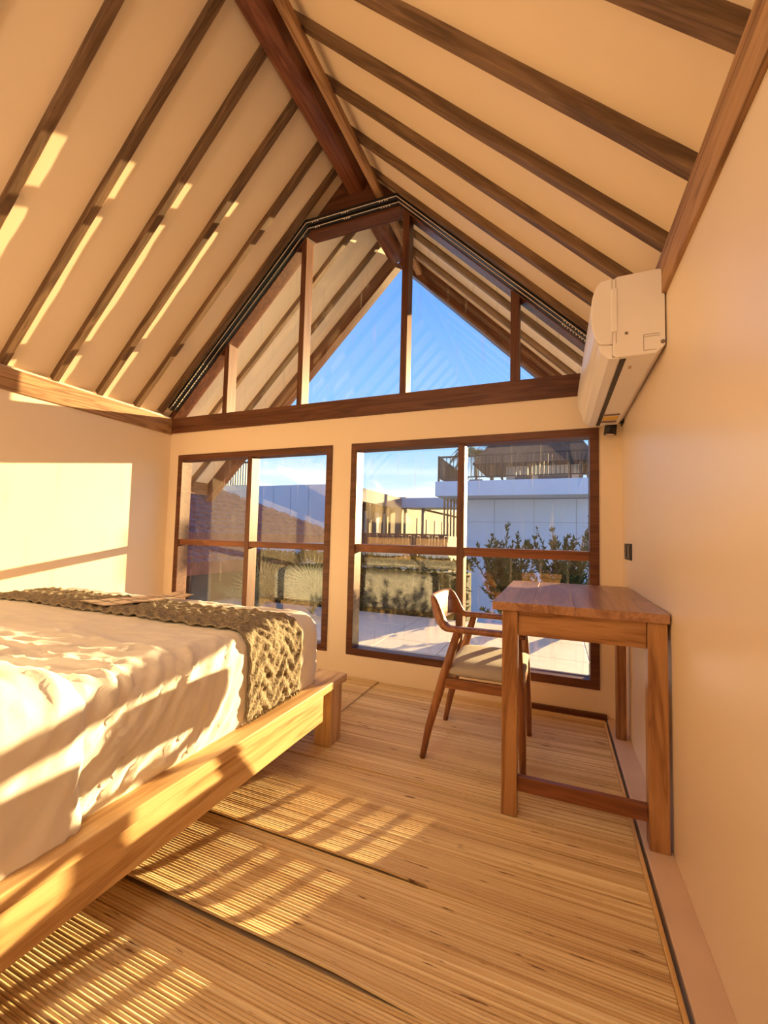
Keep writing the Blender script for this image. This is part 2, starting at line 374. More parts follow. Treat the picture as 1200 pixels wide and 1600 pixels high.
# ------------------------------------------------------------------ reed mats
def mat_reed():
    m, nt, b, N, L = newmat('reed')
    tc = N('ShaderNodeTexCoord'); sp = N('ShaderNodeSeparateXYZ'); L(tc.outputs['Object'], sp.inputs[0])
    # each reed its own tone: noise stretched along x
    mp = N('ShaderNodeMapping'); mp.inputs['Scale'].default_value = (.9, 111, 0); L(tc.outputs['Object'], mp.inputs[0])
    nz = N('ShaderNodeTexNoise'); nz.inputs['Scale'].default_value = 1; nz.inputs['Detail'].default_value = 2; L(mp.outputs[0], nz.inputs[0])
    r = N('ShaderNodeValToRGB'); el = r.color_ramp.elements
    el[0].position = .22; el[0].color = (.30, .175, .08, 1); el[1].position = .74; el[1].color = (.92, .82, .58, 1)
    x = el.new(.42); x.color = (.68, .51, .285, 1)
    L(nz.outputs[0], r.inputs[0])
    # dark knots and broken reed ends
    mp2 = N('ShaderNodeMapping'); mp2.inputs['Scale'].default_value = (9, 120, 0); L(tc.outputs['Object'], mp2.inputs[0])
    n2 = N('ShaderNodeTexNoise'); n2.inputs['Scale'].default_value = 1; n2.inputs['Detail'].default_value = 3; L(mp2.outputs[0], n2.inputs[0])
    r2 = N('ShaderNodeValToRGB'); r2.color_ramp.elements[0].position = .27; r2.color_ramp.elements[1].position = .36; L(n2.outputs[0], r2.inputs[0])
    mx = N('ShaderNodeMixRGB'); L(r2.outputs[0], mx.inputs[0]); mx.inputs[1].default_value = (.14, .06, .03, 1); L(r.outputs[0], mx.inputs[2])
    # broad bands where reeds of a darker batch were woven in
    mp3 = N('ShaderNodeMapping'); mp3.inputs['Scale'].default_value = (.5, 9, 0); L(tc.outputs['Object'], mp3.inputs[0])
    n3 = N('ShaderNodeTexNoise'); n3.inputs['Scale'].default_value = 1; n3.inputs['Detail'].default_value = 2; L(mp3.outputs[0], n3.inputs[0])
    r3 = N('ShaderNodeValToRGB'); r3.color_ramp.elements[0].position = .3; r3.color_ramp.elements[0].color = (.74, .66, .60, 1); r3.color_ramp.elements[1].position = .6; L(n3.outputs[0], r3.inputs[0])
    mu = N('ShaderNodeMixRGB'); mu.blend_type = 'MULTIPLY'; mu.inputs[0].default_value = 1; L(mx.outputs[0], mu.inputs[1]); L(r3.outputs[0], mu.inputs[2])
    # pale binding threads every 6.5 cm across the reeds
    md = N('ShaderNodeMath'); md.operation = 'PINGPONG'; md.inputs[1].default_value = .0325; L(sp.outputs['X'], md.inputs[0])
    lt = N('ShaderNodeMath'); lt.operation = 'LESS_THAN'; lt.inputs[1].default_value = .0011; L(md.outputs[0], lt.inputs[0])
    lm = N('ShaderNodeMath'); lm.operation = 'MULTIPLY'; lm.inputs[1].default_value = .22; L(lt.outputs[0], lm.inputs[0])
    m3 = N('ShaderNodeMixRGB'); L(lm.outputs[0], m3.inputs[0]); L(mu.outputs[0], m3.inputs[1]); m3.inputs[2].default_value = (.72, .58, .30, 1)
    L(m3.outputs[0], b.inputs['Base Color']); b.inputs['Roughness'].default_value = .45; b.inputs['Specular IOR Level'].default_value = .35
    return m
REED = mat_reed()
def reed_mat(name, x0, x1, yfar, ynear, zb, curl, label, xseg=24):
    pitch = .0088; n = int((yfar-ynear)/pitch); prof = [(0, 0), (.13, .62), (.32, .93), (.5, 1), (.68, .93), (.87, .62)]
    amp = .0031; ys = []; zs = []
    for i in range(n):
        dz = .0007*random.uniform(-1, 1)
        for a, h in prof: ys.append(yfar-(i+a)*pitch); zs.append((h*amp+dz) if h else -.001)
    m = len(ys); bm = bmesh.new(); cols = []
    cx, cy = (x0+x1)/2, (yfar+ynear)/2
    sd = random.random()*20
    for j in range(xseg+1):
        x = x0+(x1-x0)*j/xseg; col = []
        for y, z in zip(ys, zs):
            d = y-ynear; k = max(0, 1-d/.085); zz = z + curl*k*k*(.06+.94*smooth(-.5, -.85, x))*(1+.25*noise.noise(Vector((x*2.5, sd, 0))))
            d2 = yfar-y; zz -= .002*max(0, 1-d2/.03)
            zz += .0016*max(0, noise.noise(Vector((x*1.7, y*5, sd))))
            col.append(bm.verts.new((x-cx, y-cy, zz)))
        cols.append(col)
    for a, b in zip(cols, cols[1:]):
        for i in range(m-1): bm.faces.new((a[i], a[i+1], b[i+1], b[i]))
    # rim so that the mat has a thickness
    for col in (cols[0], cols[-1]):
        lowc = [bm.verts.new((v.co.x, v.co.y, -.0045)) for v in col[::6]]
        for i in range(len(lowc)-1): bm.faces.new([col[k] for k in range(i*6, i*6+7)] + [lowc[i+1], lowc[i]])
    low = [bm.verts.new((c[-1].co.x, c[-1].co.y, c[-1].co.z-.006)) for c in cols]
    for i in range(xseg): bm.faces.new((cols[i][-1], low[i], low[i+1], cols[i+1][-1]))
    bmesh.ops.recalc_face_normals(bm, faces=bm.faces[:])
    o = link(name, mesh(bm, name), REED, None, (cx, cy, zb))
    return tag(o, label, 'mat', 'reed mats on the floor')
reed_mat('reed_mat', -3.44, -.102, -.004, -1.01, -.0035, .004, 'woven reed mat running along the window wall under the chair')
reed_mat('reed_mat', -3.44, -1.435, -.01, -.56, .005, .003, 'small raised reed mat beside the bed leg, under the window')
reed_mat('reed_mat', -3.44, -.102, -1.005, -1.472, -.0035, .011, 'reed mat under the front desk leg, with the first sun stripes')
reed_mat('reed_mat', -3.44, -.102, -1.468, -1.785, -.0035, .019, 'narrow reed mat between the two curled mat edges in the sun')
reed_mat('reed_mat', -3.44, -.102, -1.78, YB+.02, -.0035, 0, 'large reed mat nearest the viewer, in the foreground')

# ------------------------------------------------------------------ bed
BX0, BX1, BY0, BY1 = -3.22, -1.287, -2.98, -.775
bed = tag(empty('platform_bed', ((BX0+BX1)/2, (BY0+BY1)/2, 0)), 'low pale wooden platform bed frame with a wide ledge', 'bed')
LZ = .300
def ledge(name, x0, x1, y0, y1): return box(name, x0, x1, y0, y1, LZ-.036, LZ, None, bed, .004, 'bed')
ledge('ledge_board', BX1-.16, BX1, BY0, BY1); ledge('ledge_board', BX0, BX0+.16, BY0, BY1)
ledge('ledge_board', BX0+.161, BX1-.161, BY1-.2, BY1-.001); ledge('ledge_board', BX0+.161, BX1-.161, BY0, BY0+.16)
box('side_rail', BX1-.040, BX1-.006, BY0+.12, BY1-.215, .150, LZ-.037, None, bed, .003, 'bed')
box('side_rail', BX0+.006, BX0+.04, BY0+.12, BY1-.215, .150, LZ-.037, None, bed, .003, 'bed')
box('end_rail', BX0+.1, BX1-.12, BY1-.14, BY1-.11, .150, LZ-.037, None, bed, .003, 'bed')
box('end_rail', BX0+.1, BX1-.12, BY0+.02, BY0+.05, .150, LZ-.037, None, bed, .003, 'bed')
for x in (BX1-.098, BX0+.012):
    for y in (BY1-.135, BY0+.025): box('leg', x, x+.086, y, y+.108, .0, LZ-.037, None, bed, .004, 'bed')
box('platform', BX0+.13, BX1-.13, BY0+.1, BY1-.15, LZ-.06, LZ-.037, None, bed, .002, 'bed')
box('headboard', BX0, BX1, BY0-.05, BY0-.006, .12, .95, None, bed, .006, 'bed')

def cloth(name, col, rough=.85, scale=60, strength=.25):
    m, nt, b, N, L = newmat(name)
    tc = N('ShaderNodeTexCoord'); nz = N('ShaderNodeTexNoise'); nz.inputs['Scale'].default_value = scale; nz.inputs['Detail'].default_value = 4; L(tc.outputs['Object'], nz.inputs[0])
    b.inputs['Base Color'].default_value = (*col, 1); b.inputs['Roughness'].default_value = rough; b.inputs['Specular IOR Level'].default_value = .25
    b.inputs['Sheen Weight'].default_value = .08
    bp = N('ShaderNodeBump'); bp.inputs['Strength'].default_value = strength; bp.inputs['Distance'].default_value = .003; L(nz.outputs[0], bp.inputs['Height']); L(bp.outputs[0], b.inputs['Normal'])
    return m
SHEET = cloth('white_sheet', (.82, .80, .78))
# mattress box
MX0, MX1, MY0, MY1, MZ0, MZ1, MR = -3.13, -1.362, -2.93, -.905, .300, .612, .085
HC = Vector(((MX0+MX1)/2, (MY0+MY1)/2, (MZ0+MZ1)/2)); HH = Vector(((MX1-MX0)/2, (MY1-MY0)/2, (MZ1-MZ0)/2))
def rb(p, r=MR):
    q = Vector([max(-h+r, min(h-r, c)) for c, h in zip(p, HH)])
    if p.z < 0: q.z = max(q.z, p.z) if p.z < -HH.z+r else q.z
    if p.z < -HH.z+r: q.z = p.z            # straight skirt at the bottom
    n = (p-q)
    if n.length < 1e-6: n = Vector((0, 0, 1))
    n.normalize(); return q+n*r, n
def wrinkle(q, n):
    """folds of the loose sheet: long creases running off the near right edge"""
    a = noise.noise(Vector((q.x*2.2, q.y*2.2, q.z*2)))*.010
    v = Vector((q.x*3.0 + q.y*5 + q.z*2, q.y*13 - q.x*4 + q.z*3, q.z*2.5))
    f = 1-abs(noise.noise(v+Vector((3, 1, 7))))*2
    g_ = 1-abs(noise.noise(v*2.1+Vector((9, 4, 1))))*2
    reg = .35 + .65*max(0, min(1, (q.x+.1)/.6)) * max(0, min(1, (.35-q.y)/.5))
    side = max(0, min(1, (q.x-.80)/.06))
    h = max(0, f)**3*.018*reg + max(0, g_)**3*.011*reg + .0015*noise.noise(v*4)*reg
    w_ = q.y - .75*q.z + .05*noise.noise(Vector((q.y*3, q.z*6, 2)))
    rid = lambda t, k: (1-abs(noise.noise(Vector((k, t, q.z*2.2+k)))*2.2))
    s = (noise.noise(Vector((0, w_*7, q.z*1.5+5)))*.016 + max(0, rid(w_*13, 3))**2*.016 + max(0, rid(w_*29, 8))**2*.010)*side*(.35+.65*smooth(.55, .1, q.y))
    return a*.7 + h*(1-.5*side) + s
bm = bmesh.new(); vm = {}
def vert(p):
    k = (round(p.x, 4), round(p.y, 4), round(p.z, 4))
    if k not in vm:
        q, n = rb(p); d = wrinkle(q, n)
        if p.z < -HH.z+.03: d *= max(0, (p.z+HH.z)/.03)
        vm[k] = bm.verts.new(q+n*d)
    return vm[k]
def lin(a, b, n): return [a+(b-a)*i/n for i in range(n+1)]
xs, ys, zs = lin(-HH.x, HH.x, 150), lin(-HH.y, HH.y, 170), lin(-HH.z, HH.z, 30)
def grid(us, vs, f):
    for i in range(len(us)-1):
        for j in range(len(vs)-1):
            q = [vert(f(us[i], vs[j])), vert(f(us[i+1], vs[j])), vert(f(us[i+1], vs[j+1])), vert(f(us[i], vs[j+1]))]
            if len(set(q)) == 4: bm.faces.new(q)
grid(xs, ys, lambda x, y: Vector((x, y, HH.z)))
grid(ys, zs, lambda y, z: Vector((HH.x, y, z))); grid(ys, zs, lambda y, z: Vector((-HH.x, y, z)))
grid(xs, zs, lambda x, z: Vector((x, HH.y, z))); grid(xs, zs, lambda x, z: Vector((x, -HH.y, z)))
bmesh.ops.recalc_face_normals(bm, faces=bm.faces[:])
mt = tag(link('mattress', mesh(bm, 'mattress', True), SHEET, None, HC), 'mattress under a rumpled white sheet on the bed', 'mattress')

def drape(name, y0, y1, xend, zend, off, mat, du, dv, disp, edge=0, fold=None):
    """cloth lying over the mattress: along x on top, then down the right side"""
    path = []
    x = xend
    while x < MX1-.001: path.append(Vector((x-HC.x, 0, HH.z))); x += du
    z = MZ1
    while z > zend: path.append(Vector((HH.x, 0, z-HC.z))); z -= du
    path.append(Vector((HH.x, 0, zend-HC.z)))
    nv = max(2, int(abs(y1-y0)/dv)); bm = bmesh.new(); rows = []; under = []
    for j in range(nv+1):
        y = y0+(y1-y0)*j/nv; row = []; und = []
        for i, p in enumerate(path):
            pp = Vector((p.x, y-HC.y, p.z)); q, n = rb(pp); o_ = off
            if edge: o_ = off*(1-math.exp(-abs(y-y0)/edge)*.85)
            d = o_ + disp(q, i/len(path), j/nv) + wrinkle(q, n)*(1 if not edge else .45+.55*math.exp(-abs(y-y0)/.04))
            sh = Vector((0, 0, 0))
            if fold: sh = fold(q, i/len(path), j/nv)
            row.append(bm.verts.new(q+n*d+sh)); und.append(bm.verts.new(q+n*(d-.006)+sh))
        rows.append(row); under.append(und)
    for a, b in zip(rows, rows[1:]):
        for i in range(len(path)-1): bm.faces.new((a[i], a[i+1], b[i+1], b[i]))
    for a, b in zip(under, under[1:]):
        for i in range(len(path)-1): bm.faces.new((a[i], b[i], b[i+1], a[i+1]))
    for a, b in ((rows[0], under[0]), (rows[-1], under[-1])):
        for i in range(len(path)-1): bm.faces.new((a[i], b[i], b[i+1], a[i+1]))
    for k in (0, -1):
        for j in range(nv): bm.faces.new((rows[j][k], rows[j+1][k], under[j+1][k], under[j][k]))
    bmesh.ops.recalc_face_normals(bm, faces=bm.faces[:])
    return link(name, mesh(bm, name, True), mat, None, HC)
def runner_mat():
    m, nt, b, N, L = newmat('knitted_runner')
    tc = N('ShaderNodeTexCoord'); nz = N('ShaderNodeTexNoise'); nz.inputs['Scale'].default_value = 95; nz.inputs['Detail'].default_value = 4; L(tc.outputs['Object'], nz.inputs[0])
    r = N('ShaderNodeValToRGB'); r.color_ramp.elements[0].position = .3; r.color_ramp.elements[0].color = (.15, .112, .075, 1); r.color_ramp.elements[1].position = .75; r.color_ramp.elements[1].color = (.42, .375, .29, 1)
    L(nz.outputs[0], r.inputs[0]); L(r.outputs[0], b.inputs['Base Color']); b.inputs['Roughness'].default_value = .95; b.inputs['Specular IOR Level'].default_value = .1
    bp = N('ShaderNodeBump'); bp.inputs['Strength'].default_value = .9; bp.inputs['Distance'].default_value = .006; L(nz.outputs[0], bp.inputs['Height']); L(bp.outputs[0], b.inputs['Normal'])
    return m
def zig(q, u, v):
    s = q.x - q.z; y = q.y
    ph = s*38 + abs(((y*7.2) % 1)-.5)*7.0
    return .0036*math.sin(ph*2.4) + .002*noise.noise(Vector((s*5, y*9, 3))) + .003
run = drape('bed_runner', -1.435, -1.105, -3.06, .312, .012, runner_mat(), .008, .008, zig)
tag(run, 'fluffy grey zigzag runner laid across the foot of the bed', 'bed runner')
bm = bmesh.new()
for k in range(46):
    y = -1.43+.32*k/45; 
    add_tube(bm, [(MX1+.012, y, .318), (MX1+.016+.006*random.random(), y+random.uniform(-.006, .006), .304)], [.0035, .0015], 5)
stuff(link('fringe', mesh(bm), run.data.materials[0], run)).matrix_parent_inverse = Matrix.Translation(-HC)
duv = drape('duvet', -2.0, -2.93, -3.13, .30, .036, SHEET, .014, .014, lambda q, u, v: .012*noise.noise(Vector((q.x*4-q.z*4, q.y*3, 1)))+.008*noise.noise(Vector((q.x*9-q.z*2, q.y*12, 5))), .025)
tag(duv, 'thick white duvet folded back on the near half of the bed', 'duvet')
def pillow(x, y, label, rz=0):
    bm = bmesh.new(); n = 24; top = {}; bot = {}
    for i in range(n+1):
        for j in range(n+1):
            u, v = i/n*2-1, j/n*2-1
            h = .085*((1-abs(u)**3)*(1-abs(v)**3))**.5
            px, py = .33*u*(1-.06*(1-v*v)), .22*v*(1-.06*(1-u*u))
            wr = .006*noise.noise(Vector((px*9, py*9, x)))
            top[i, j] = bm.verts.new((px, py, h+wr+.05)); bot[i, j] = bm.verts.new((px, py, -h*.6+.05)) if 0 < i < n and 0 < j < n else top[i, j]
    for i in range(n):
        for j in range(n):
            for dct in (top, bot):
                q = [dct[i, j], dct[i+1, j], dct[i+1, j+1], dct[i, j+1]]
                try: bm.faces.new(q)
                except ValueError: pass
    bmesh.ops.recalc_face_normals(bm, faces=bm.faces[:])
    o = link('pillow', mesh(bm, 'pillow', True), SHEET, None, (x, y, .705)); o.rotation_euler = (math.radians(14), 0, rz)
    return tag(o, label, 'pillow', 'pillows at the head of the bed')
pillow(-1.80, -2.72, 'white pillow at the head of the bed on the side of the desk'); pillow(-2.68, -2.72, 'white pillow at the head of the bed on the side of the left wall')

# folded printed leaflet lying on the runner
lf = tag(empty('leaflet', (-2.25, -1.2, .64)), 'long folded paper leaflet lying on the dark bed runner', 'leaflet')
PAPER = plain('paper', (.36, .25, .18), .5, 0, .4, .03); PRINT = plain('printed_panel', (.78, .64, .50), .5, 0, .4, .05, 30)
import_pts = [Vector((-2.40, -1.36, .6385)), Vector((-2.17, -1.40, .6385)), Vector((-2.20, -1.00, .642)), Vector((-2.06, -1.01, .640))]
def leaf_pt(u, v):
    a, b, c, d = import_pts; p = (a*(1-u)+b*u)*(1-v) + (c*(1-u)+d*u)*v
    p.z += .006*abs(((v*3) % 1)-.5) + .010*max(0, v-.85)/.15; return p
bm = bmesh.new(); rows = []
for j in range(13): rows.append([bm.verts.new(leaf_pt(u, j/12)) for u in (0, .25, .5, .75, 1)])
for a, b in zip(rows, rows[1:]):
    for i in range(4): bm.faces.new((a[i], a[i+1], b[i+1], b[i]))
r_ = bmesh.ops.extrude_face_region(bm, geom=bm.faces[:]); bmesh.ops.translate(bm, verts=[v for v in r_['geom'] if isinstance(v, bmesh.types.BMVert)], vec=(0, 0, -.0015))
bmesh.ops.recalc_face_normals(bm, faces=bm.faces[:])
link('sheet', mesh(bm), PAPER, lf)
for j in range(6):
    for i in range(2):
        u0, u1, v0, v1 = i/2+.04, i/2+.46, j/6+.014, (j+1)/6-.014
        bm = bmesh.new(); up = Vector((0, 0, .0015)); vs = []
        for k in range(5): 
            v = v0+(v1-v0)*k/4; vs.append((bm.verts.new(leaf_pt(u0, v)+up), bm.verts.new(leaf_pt(u1, v)+up)))
        for (a, b), (c, d) in zip(vs, vs[1:]): bm.faces.new((a, b, d, c))
        link('printed_panel', mesh(bm), PRINT, lf)

# ------------------------------------------------------------------ desk
DX0, DX1, DY0, DY1, DZ = -.556, -.006, -1.072, -.225, .748
desk = tag(empty('desk', ((DX0+DX1)/2, (DY0+DY1)/2, 0)), 'brown wooden desk standing against the right wall', 'desk')
nb = 4; wdt = (DX1-DX0)/nb
for i in range(nb):
    box('top_board', DX0+i*wdt+.0002, DX0+(i+1)*wdt-.0002, DY0, DY1, DZ-.030, DZ, None, desk, .0015, 'desktop')
LEG = .054
box('leg', -.522, -.468, DY0+.012, DY0+.066, .0, DZ-.0305, None, desk, .003, 'desk')
box('leg', -.066, -.010, DY0+.012, DY0+.066, .006, DZ-.0305, None, desk, .003, 'desk')
box('leg', -.062, -.018, DY1-.030, DY1+.014, .006, DZ-.0305, None, desk, .003, 'desk')
box('leg', -.555, -.513, DY1-.056, DY1-.012, .0, DZ-.0305, None, desk, .003, 'desk')
box('apron', -.467, -.067, DY0+.022, DY0+.044, .630, DZ-.0305, None, desk, .002, 'desk')
box('apron', -.512, -.063, DY1-.04, DY1-.018, .630, DZ-.0305, None, desk, .002, 'desk')
box('apron', -.055, -.035, DY0+.067, DY1-.031, .630, DZ-.0305, None, desk, .002, 'desk')
box('stretcher', -.467, -.067, DY0+.026, DY0+.050, .084, .134, None, desk, .002, 'stretcher')

# ------------------------------------------------------------------ chair
chair = tag(empty('armchair', (-.67, -.60, 0)), 'wooden armchair with curved back and grey cushion at the desk', 'chair')
CW = lambda: wood('chair', 2)
YN, YF = -.81, -.385
for y, s in ((YN, 1), (YF, -1)):
    tube('back_leg', [(-.888, y, .0), (-.862, y+.003*s, .13), (-.800, y+.008*s, .36), (-.738, y+.010*s, .566)], [.0125, .0170, .0205, .0175], CW(), chair, 14)
    tube('front_leg', [(-.462, y, .0), (-.468, y+.002*s, .15), (-.480, y+.006*s, .36), (-.490, y+.008*s, .566)], [.0125, .0165, .0205, .0175], CW(), chair, 14)
# arms and back as one bent rail: plan path with changing section
def smooth(a, b, t): t = max(0, min(1, (t-a)/(b-a))); return t*t*(3-2*t)
plan = []
ya, yb = YN+.012, YF-.012; ym = (ya+yb)/2; hw = (yb-ya)/2
for i in range(14): plan.append((-.455 - .30*i/13, -1, 0))
for i in range(1, 40):
    a = math.pi*i/40; plan.append((-.755 - .118*math.sin(a)**.8, -math.cos(a), math.sin(a)))
for i in range(14): plan.append((-.755 + .30*i/13, 1, 0))
pts = [Vector((x, ym + hw*(abs(k)**.55)*(1 if k > 0 else -1), 0)) for x, k, s in plan]
rings = []
for i, p in enumerate(pts):
    t = (pts[min(i+1, len(pts)-1)]-pts[max(i-1, 0)]).normalized(); nrm = Vector((-t.y, t.x, 0))
    k = smooth(.12, .75, plan[i][2]); fr = smooth(-.50, -.455, p.x)
    hz = (.0135*(1-k) + .068*k)*(1-.35*fr); hn = (.025*(1-k) + .0135*k)*(1-.35*fr)
    zc = .572*(1-k) + .640*k - .004*fr
    # the back rail is hollowed to the sitter and leans back
    lean = Vector((-.10, 0, 1)).normalized() if k > .01 else Vector((0, 0, 1))
    lean = Vector((-.22*k, 0, 1)).normalized()
    ring = []
    for q in range(16):
        a = 2*math.pi*q/16; ca, sa = math.cos(a), math.sin(a)
        ring.append(p + Vector((0, 0, zc)) + nrm*hn*math.copysign(abs(ca)**.7, ca) + lean*hz*math.copysign(abs(sa)**.7, sa))
    rings.append(ring)
bm = bmesh.new(); c0 = Vector((-.67, -.60, .6)); loft(bm, [[p-c0 for p in r] for r in rings]); bmesh.ops.recalc_face_normals(bm, faces=bm.faces[:])
link('arm_and_back_rail', mesh(bm, 'rail', True), wood('chair', 1), chair, c0)
for y in (YN+.006, YF-.006): box('seat_rail', -.795, -.478, y-.011, y+.011, .318, .362, None, chair, .004, 'chair')
for x in (-.795, -.478): box('seat_rail', x-.011, x+.011, YN+.018, YF-.018, .318, .362, None, chair, .004, 'chair')
bm = bmesh.new(); n = 22
def cush(u, v, top):
    x = -.63+.168*u; y = ym+.212*v; e_ = (1-abs(u)**6)*(1-abs(v)**6)
    return Vector((x, y, (.392+.036*e_**.5) if top else (.392-.032*e_**.35)))
T = {}; B = {}
for i in range(n+1):
    for j in range(n+1):
        u, v = math.sin((i/n-.5)*math.pi), math.sin((j/n-.5)*math.pi)
        T[i, j] = bm.verts.new(cush(u, v, True)-c0)
        B[i, j] = bm.verts.new(cush(u, v, False)-c0) if 0 < i < n and 0 < j < n else T[i, j]
for i in range(n):
    for j in range(n):
        for D_ in (T, B):
            try: bm.faces.new((D_[i, j], D_[i+1, j], D_[i+1, j+1], D_[i, j+1]))
            except ValueError: pass
bmesh.ops.recalc_face_normals(bm, faces=bm.faces[:])
cu = link('seat_cushion', mesh(bm, 'cushion', True), cloth('grey_tweed', (.44, .40, .36), .9, 260, .8), chair, c0)

# ------------------------------------------------------------------ air conditioner
AY0, AY1 = -1.055, -.105
ac = tag(empty('air_conditioner', (0, (AY0+AY1)/2, 1.6)), 'white wall-mounted air conditioner high on the right wall', 'air conditioner')
prof = [(-.004, 1.635), (-.004, 1.888), (-.02, 1.900), (-.145, 1.897), (-.160, 1.888), (-.160, 1.62), (-.150, 1.609), (-.030, 1.609)]
prism('body', prof, AY0, AY1, 'y', WHITE, ac, .004)
fp = []
for k in range(13):      # bulging front panel
    t = k/12; a = math.radians(88-176*t)
    fp.append((-.1615 - .066*math.cos(a)**.55, 1.775 + .118*math.sin(a)))
fpoly = [(-.1605, 1.893)] + fp[1:-1] + [(-.1605, 1.657)]
o = prism('front_panel', fpoly, AY0-.002, AY1+.002, 'y', WHITE, ac, .003)
prism('louver_flap', [(-.1605, 1.656), (-.205, 1.660), (-.196, 1.632), (-.172, 1.608), (-.140, 1.6045), (-.140, 1.6085), (-.1605, 1.612)], AY0+.004, AY1-.004, 'y', WHITE2, ac, .0015)
box('air_slot', -.136, -.117, AY0+.02, AY1-.006, 1.6075, 1.612, BLACK, ac, 0)
box('side_cover', -.164, -.145, AY0-.004, AY0+.01, 1.70, 1.855, WHITE2, ac, .003)
LINE = plain('seam_line', (.22, .17, .14), .6)
for (x0, x1, z0, z1) in ((-.150, -.1485, 1.66, 1.70), (-.150, -.1485, 1.855, 1.895), (-.068, -.0665, 1.622, 1.676), (-.068, -.02, 1.675, 1.6765), (-.066, -.02, 1.668, 1.6692), (-.068, -.03, 1.621, 1.6225)):
    box('panel_seam', x0, x1, AY0-.0006, AY0+.002, z0, z1, LINE, ac, 0)
tube('screw_cap', [(-.118, AY0+.002, 1.690), (-.118, AY0-.0012, 1.690)], .0055, LINE, ac, 12)
tube('cable_hole', [(-.012, AY0+.002, 1.645), (-.012, AY0-.0012, 1.645)], .007, LINE, ac, 12)
box('badge', -.098, -.088, -.96, -.935, 1.6078, 1.6095, plain('badge_ink', (.45, .33, .2), .5), ac, 0)
for k, (y0, y1, col) in enumerate(((-.33, -.30, 'k'), (-.285, -.215, 'y'), (-.20, -.165, 'k'))):
    box('warning_sticker', -.115, -.045, y0, y1, 1.6080, 1.6092, plain('sticker_ink', (.2, .13, .09), .6) if col == 'k' else plain('sticker_yellow', (.75, .50, .08), .5), ac, 0)

# spotlight, socket
sp = tag(empty('spotlight', (-.058, -.075, 1.6)), 'small black cylinder spotlight in the corner under the air conditioner', 'spotlight')
tube('lamp_body', [(-.057, -.075, 1.650), (-.060, -.0755, 1.603), (-.064, -.076, 1.562)], [.030, .030, .031], BLACK, sp, 24)
tube('lens', [(-.0641, -.0761, 1.5630), (-.0645, -.0762, 1.5600)], .023, plain('lens_glass', (.72, .62, .55), .2), sp, 24)
box('wall_arm', -.032, -.006, -.083, -.067, 1.624, 1.640, BLACK, sp, .002)
box('wall_plate', -.006, .0, -.115, -.03, 1.615, 1.652, BLACK, sp, .002)
so = tag(empty('socket', (0, -.23, .88)), 'black double wall socket just above the desk corner', 'socket')
box('plate', -.007, 0, -.33, -.14, .885, .966, BLACK, so, .003)
for y in (-.285, -.185):
    sk = box('outlet', -.0105, -.007, y-.030, y+.030, .897, .954, plain('socket_grey', (.05, .045, .045), .35), so, .002)
    for dy in (-.010, .010): sub(tube('pin_hole', [(-.0104, y+dy, .9255), (-.0110, y+dy, .9255)], .0028, BLACK, None, 8), sk)

# two added globe lamps, unseen behind the camera, to fill the room with light
def pendant(x, y, z, LAMP, label):
    e = tag(empty('fill_pendant', (x, y, z)), label, 'lamp', 'added fill globes, unseen at the back of the room')
    m, nt, b, N, L = newmat('fill_globe'); b.inputs['Base Color'].default_value = (.9, .85, .75, 1)
    b.inputs['Emission Color'].default_value = (1, .80, .56, 1); b.inputs['Emission Strength'].default_value = LAMP
    bm = bmesh.new(); bmesh.ops.create_uvsphere(bm, u_segments=16, v_segments=8, radius=.17)
    link('globe_shade', mesh(bm, 'globe', True), m, e, (x, y, z))
    tube('cord', [(x, y, z+.19), (x, y, slope_z(x, CEILC)-.001)], .004, BLACK, e, 8)
    tube('lamp_cap', [(x, y, z+.165), (x, y, z+.20)], [.045, .025], BLACK, e, 16)
pendant(-1.05, -3.45, 2.55, 17, 'added unseen white fill globe over the back of the room on the desk side')
pendant(-2.45, -3.45, 2.55, 10, 'added unseen white fill globe over the back of the room on the bed side')

# ------------------------------------------------------------------ outside: terrace
ter = struct(box('terrace', -5.2, 4.0, .12, 2.62, -.4, -.075, plain('terrace_screed', (.55, .50, .42), .8), None, 0), 'sunlit cream tiled terrace outside the windows')
TILE = plain('cream_tile', (.74, .66, .52), .55, 0, .4, .06, 9)
tl = .62; bm = bmesh.new(); add_box(bm, -tl/2+.004, tl/2-.004, -tl/2+.004, tl/2-.004, -.008, .008); bevel(bm, .002, 1); tme = mesh(bm, 'tile'); tme.materials.append(TILE)
for i in range(14):
    for j in range(4):
        o = bpy.data.objects.new('tile', tme); C.objects.link(o); o.parent = ter; o.matrix_parent_inverse = Matrix.Translation(-ter.location)
        o.location = (-4.72+tl*i, .12+.02+tl*(j+.5), -.067)
ground = struct(box('ground', -60, 60, 2.7, 120, -3.4, -3.0, plain('lawn', (.10, .14, .05), .9, 0, .2, .3, 2), None, 0), 'garden ground below the terrace')

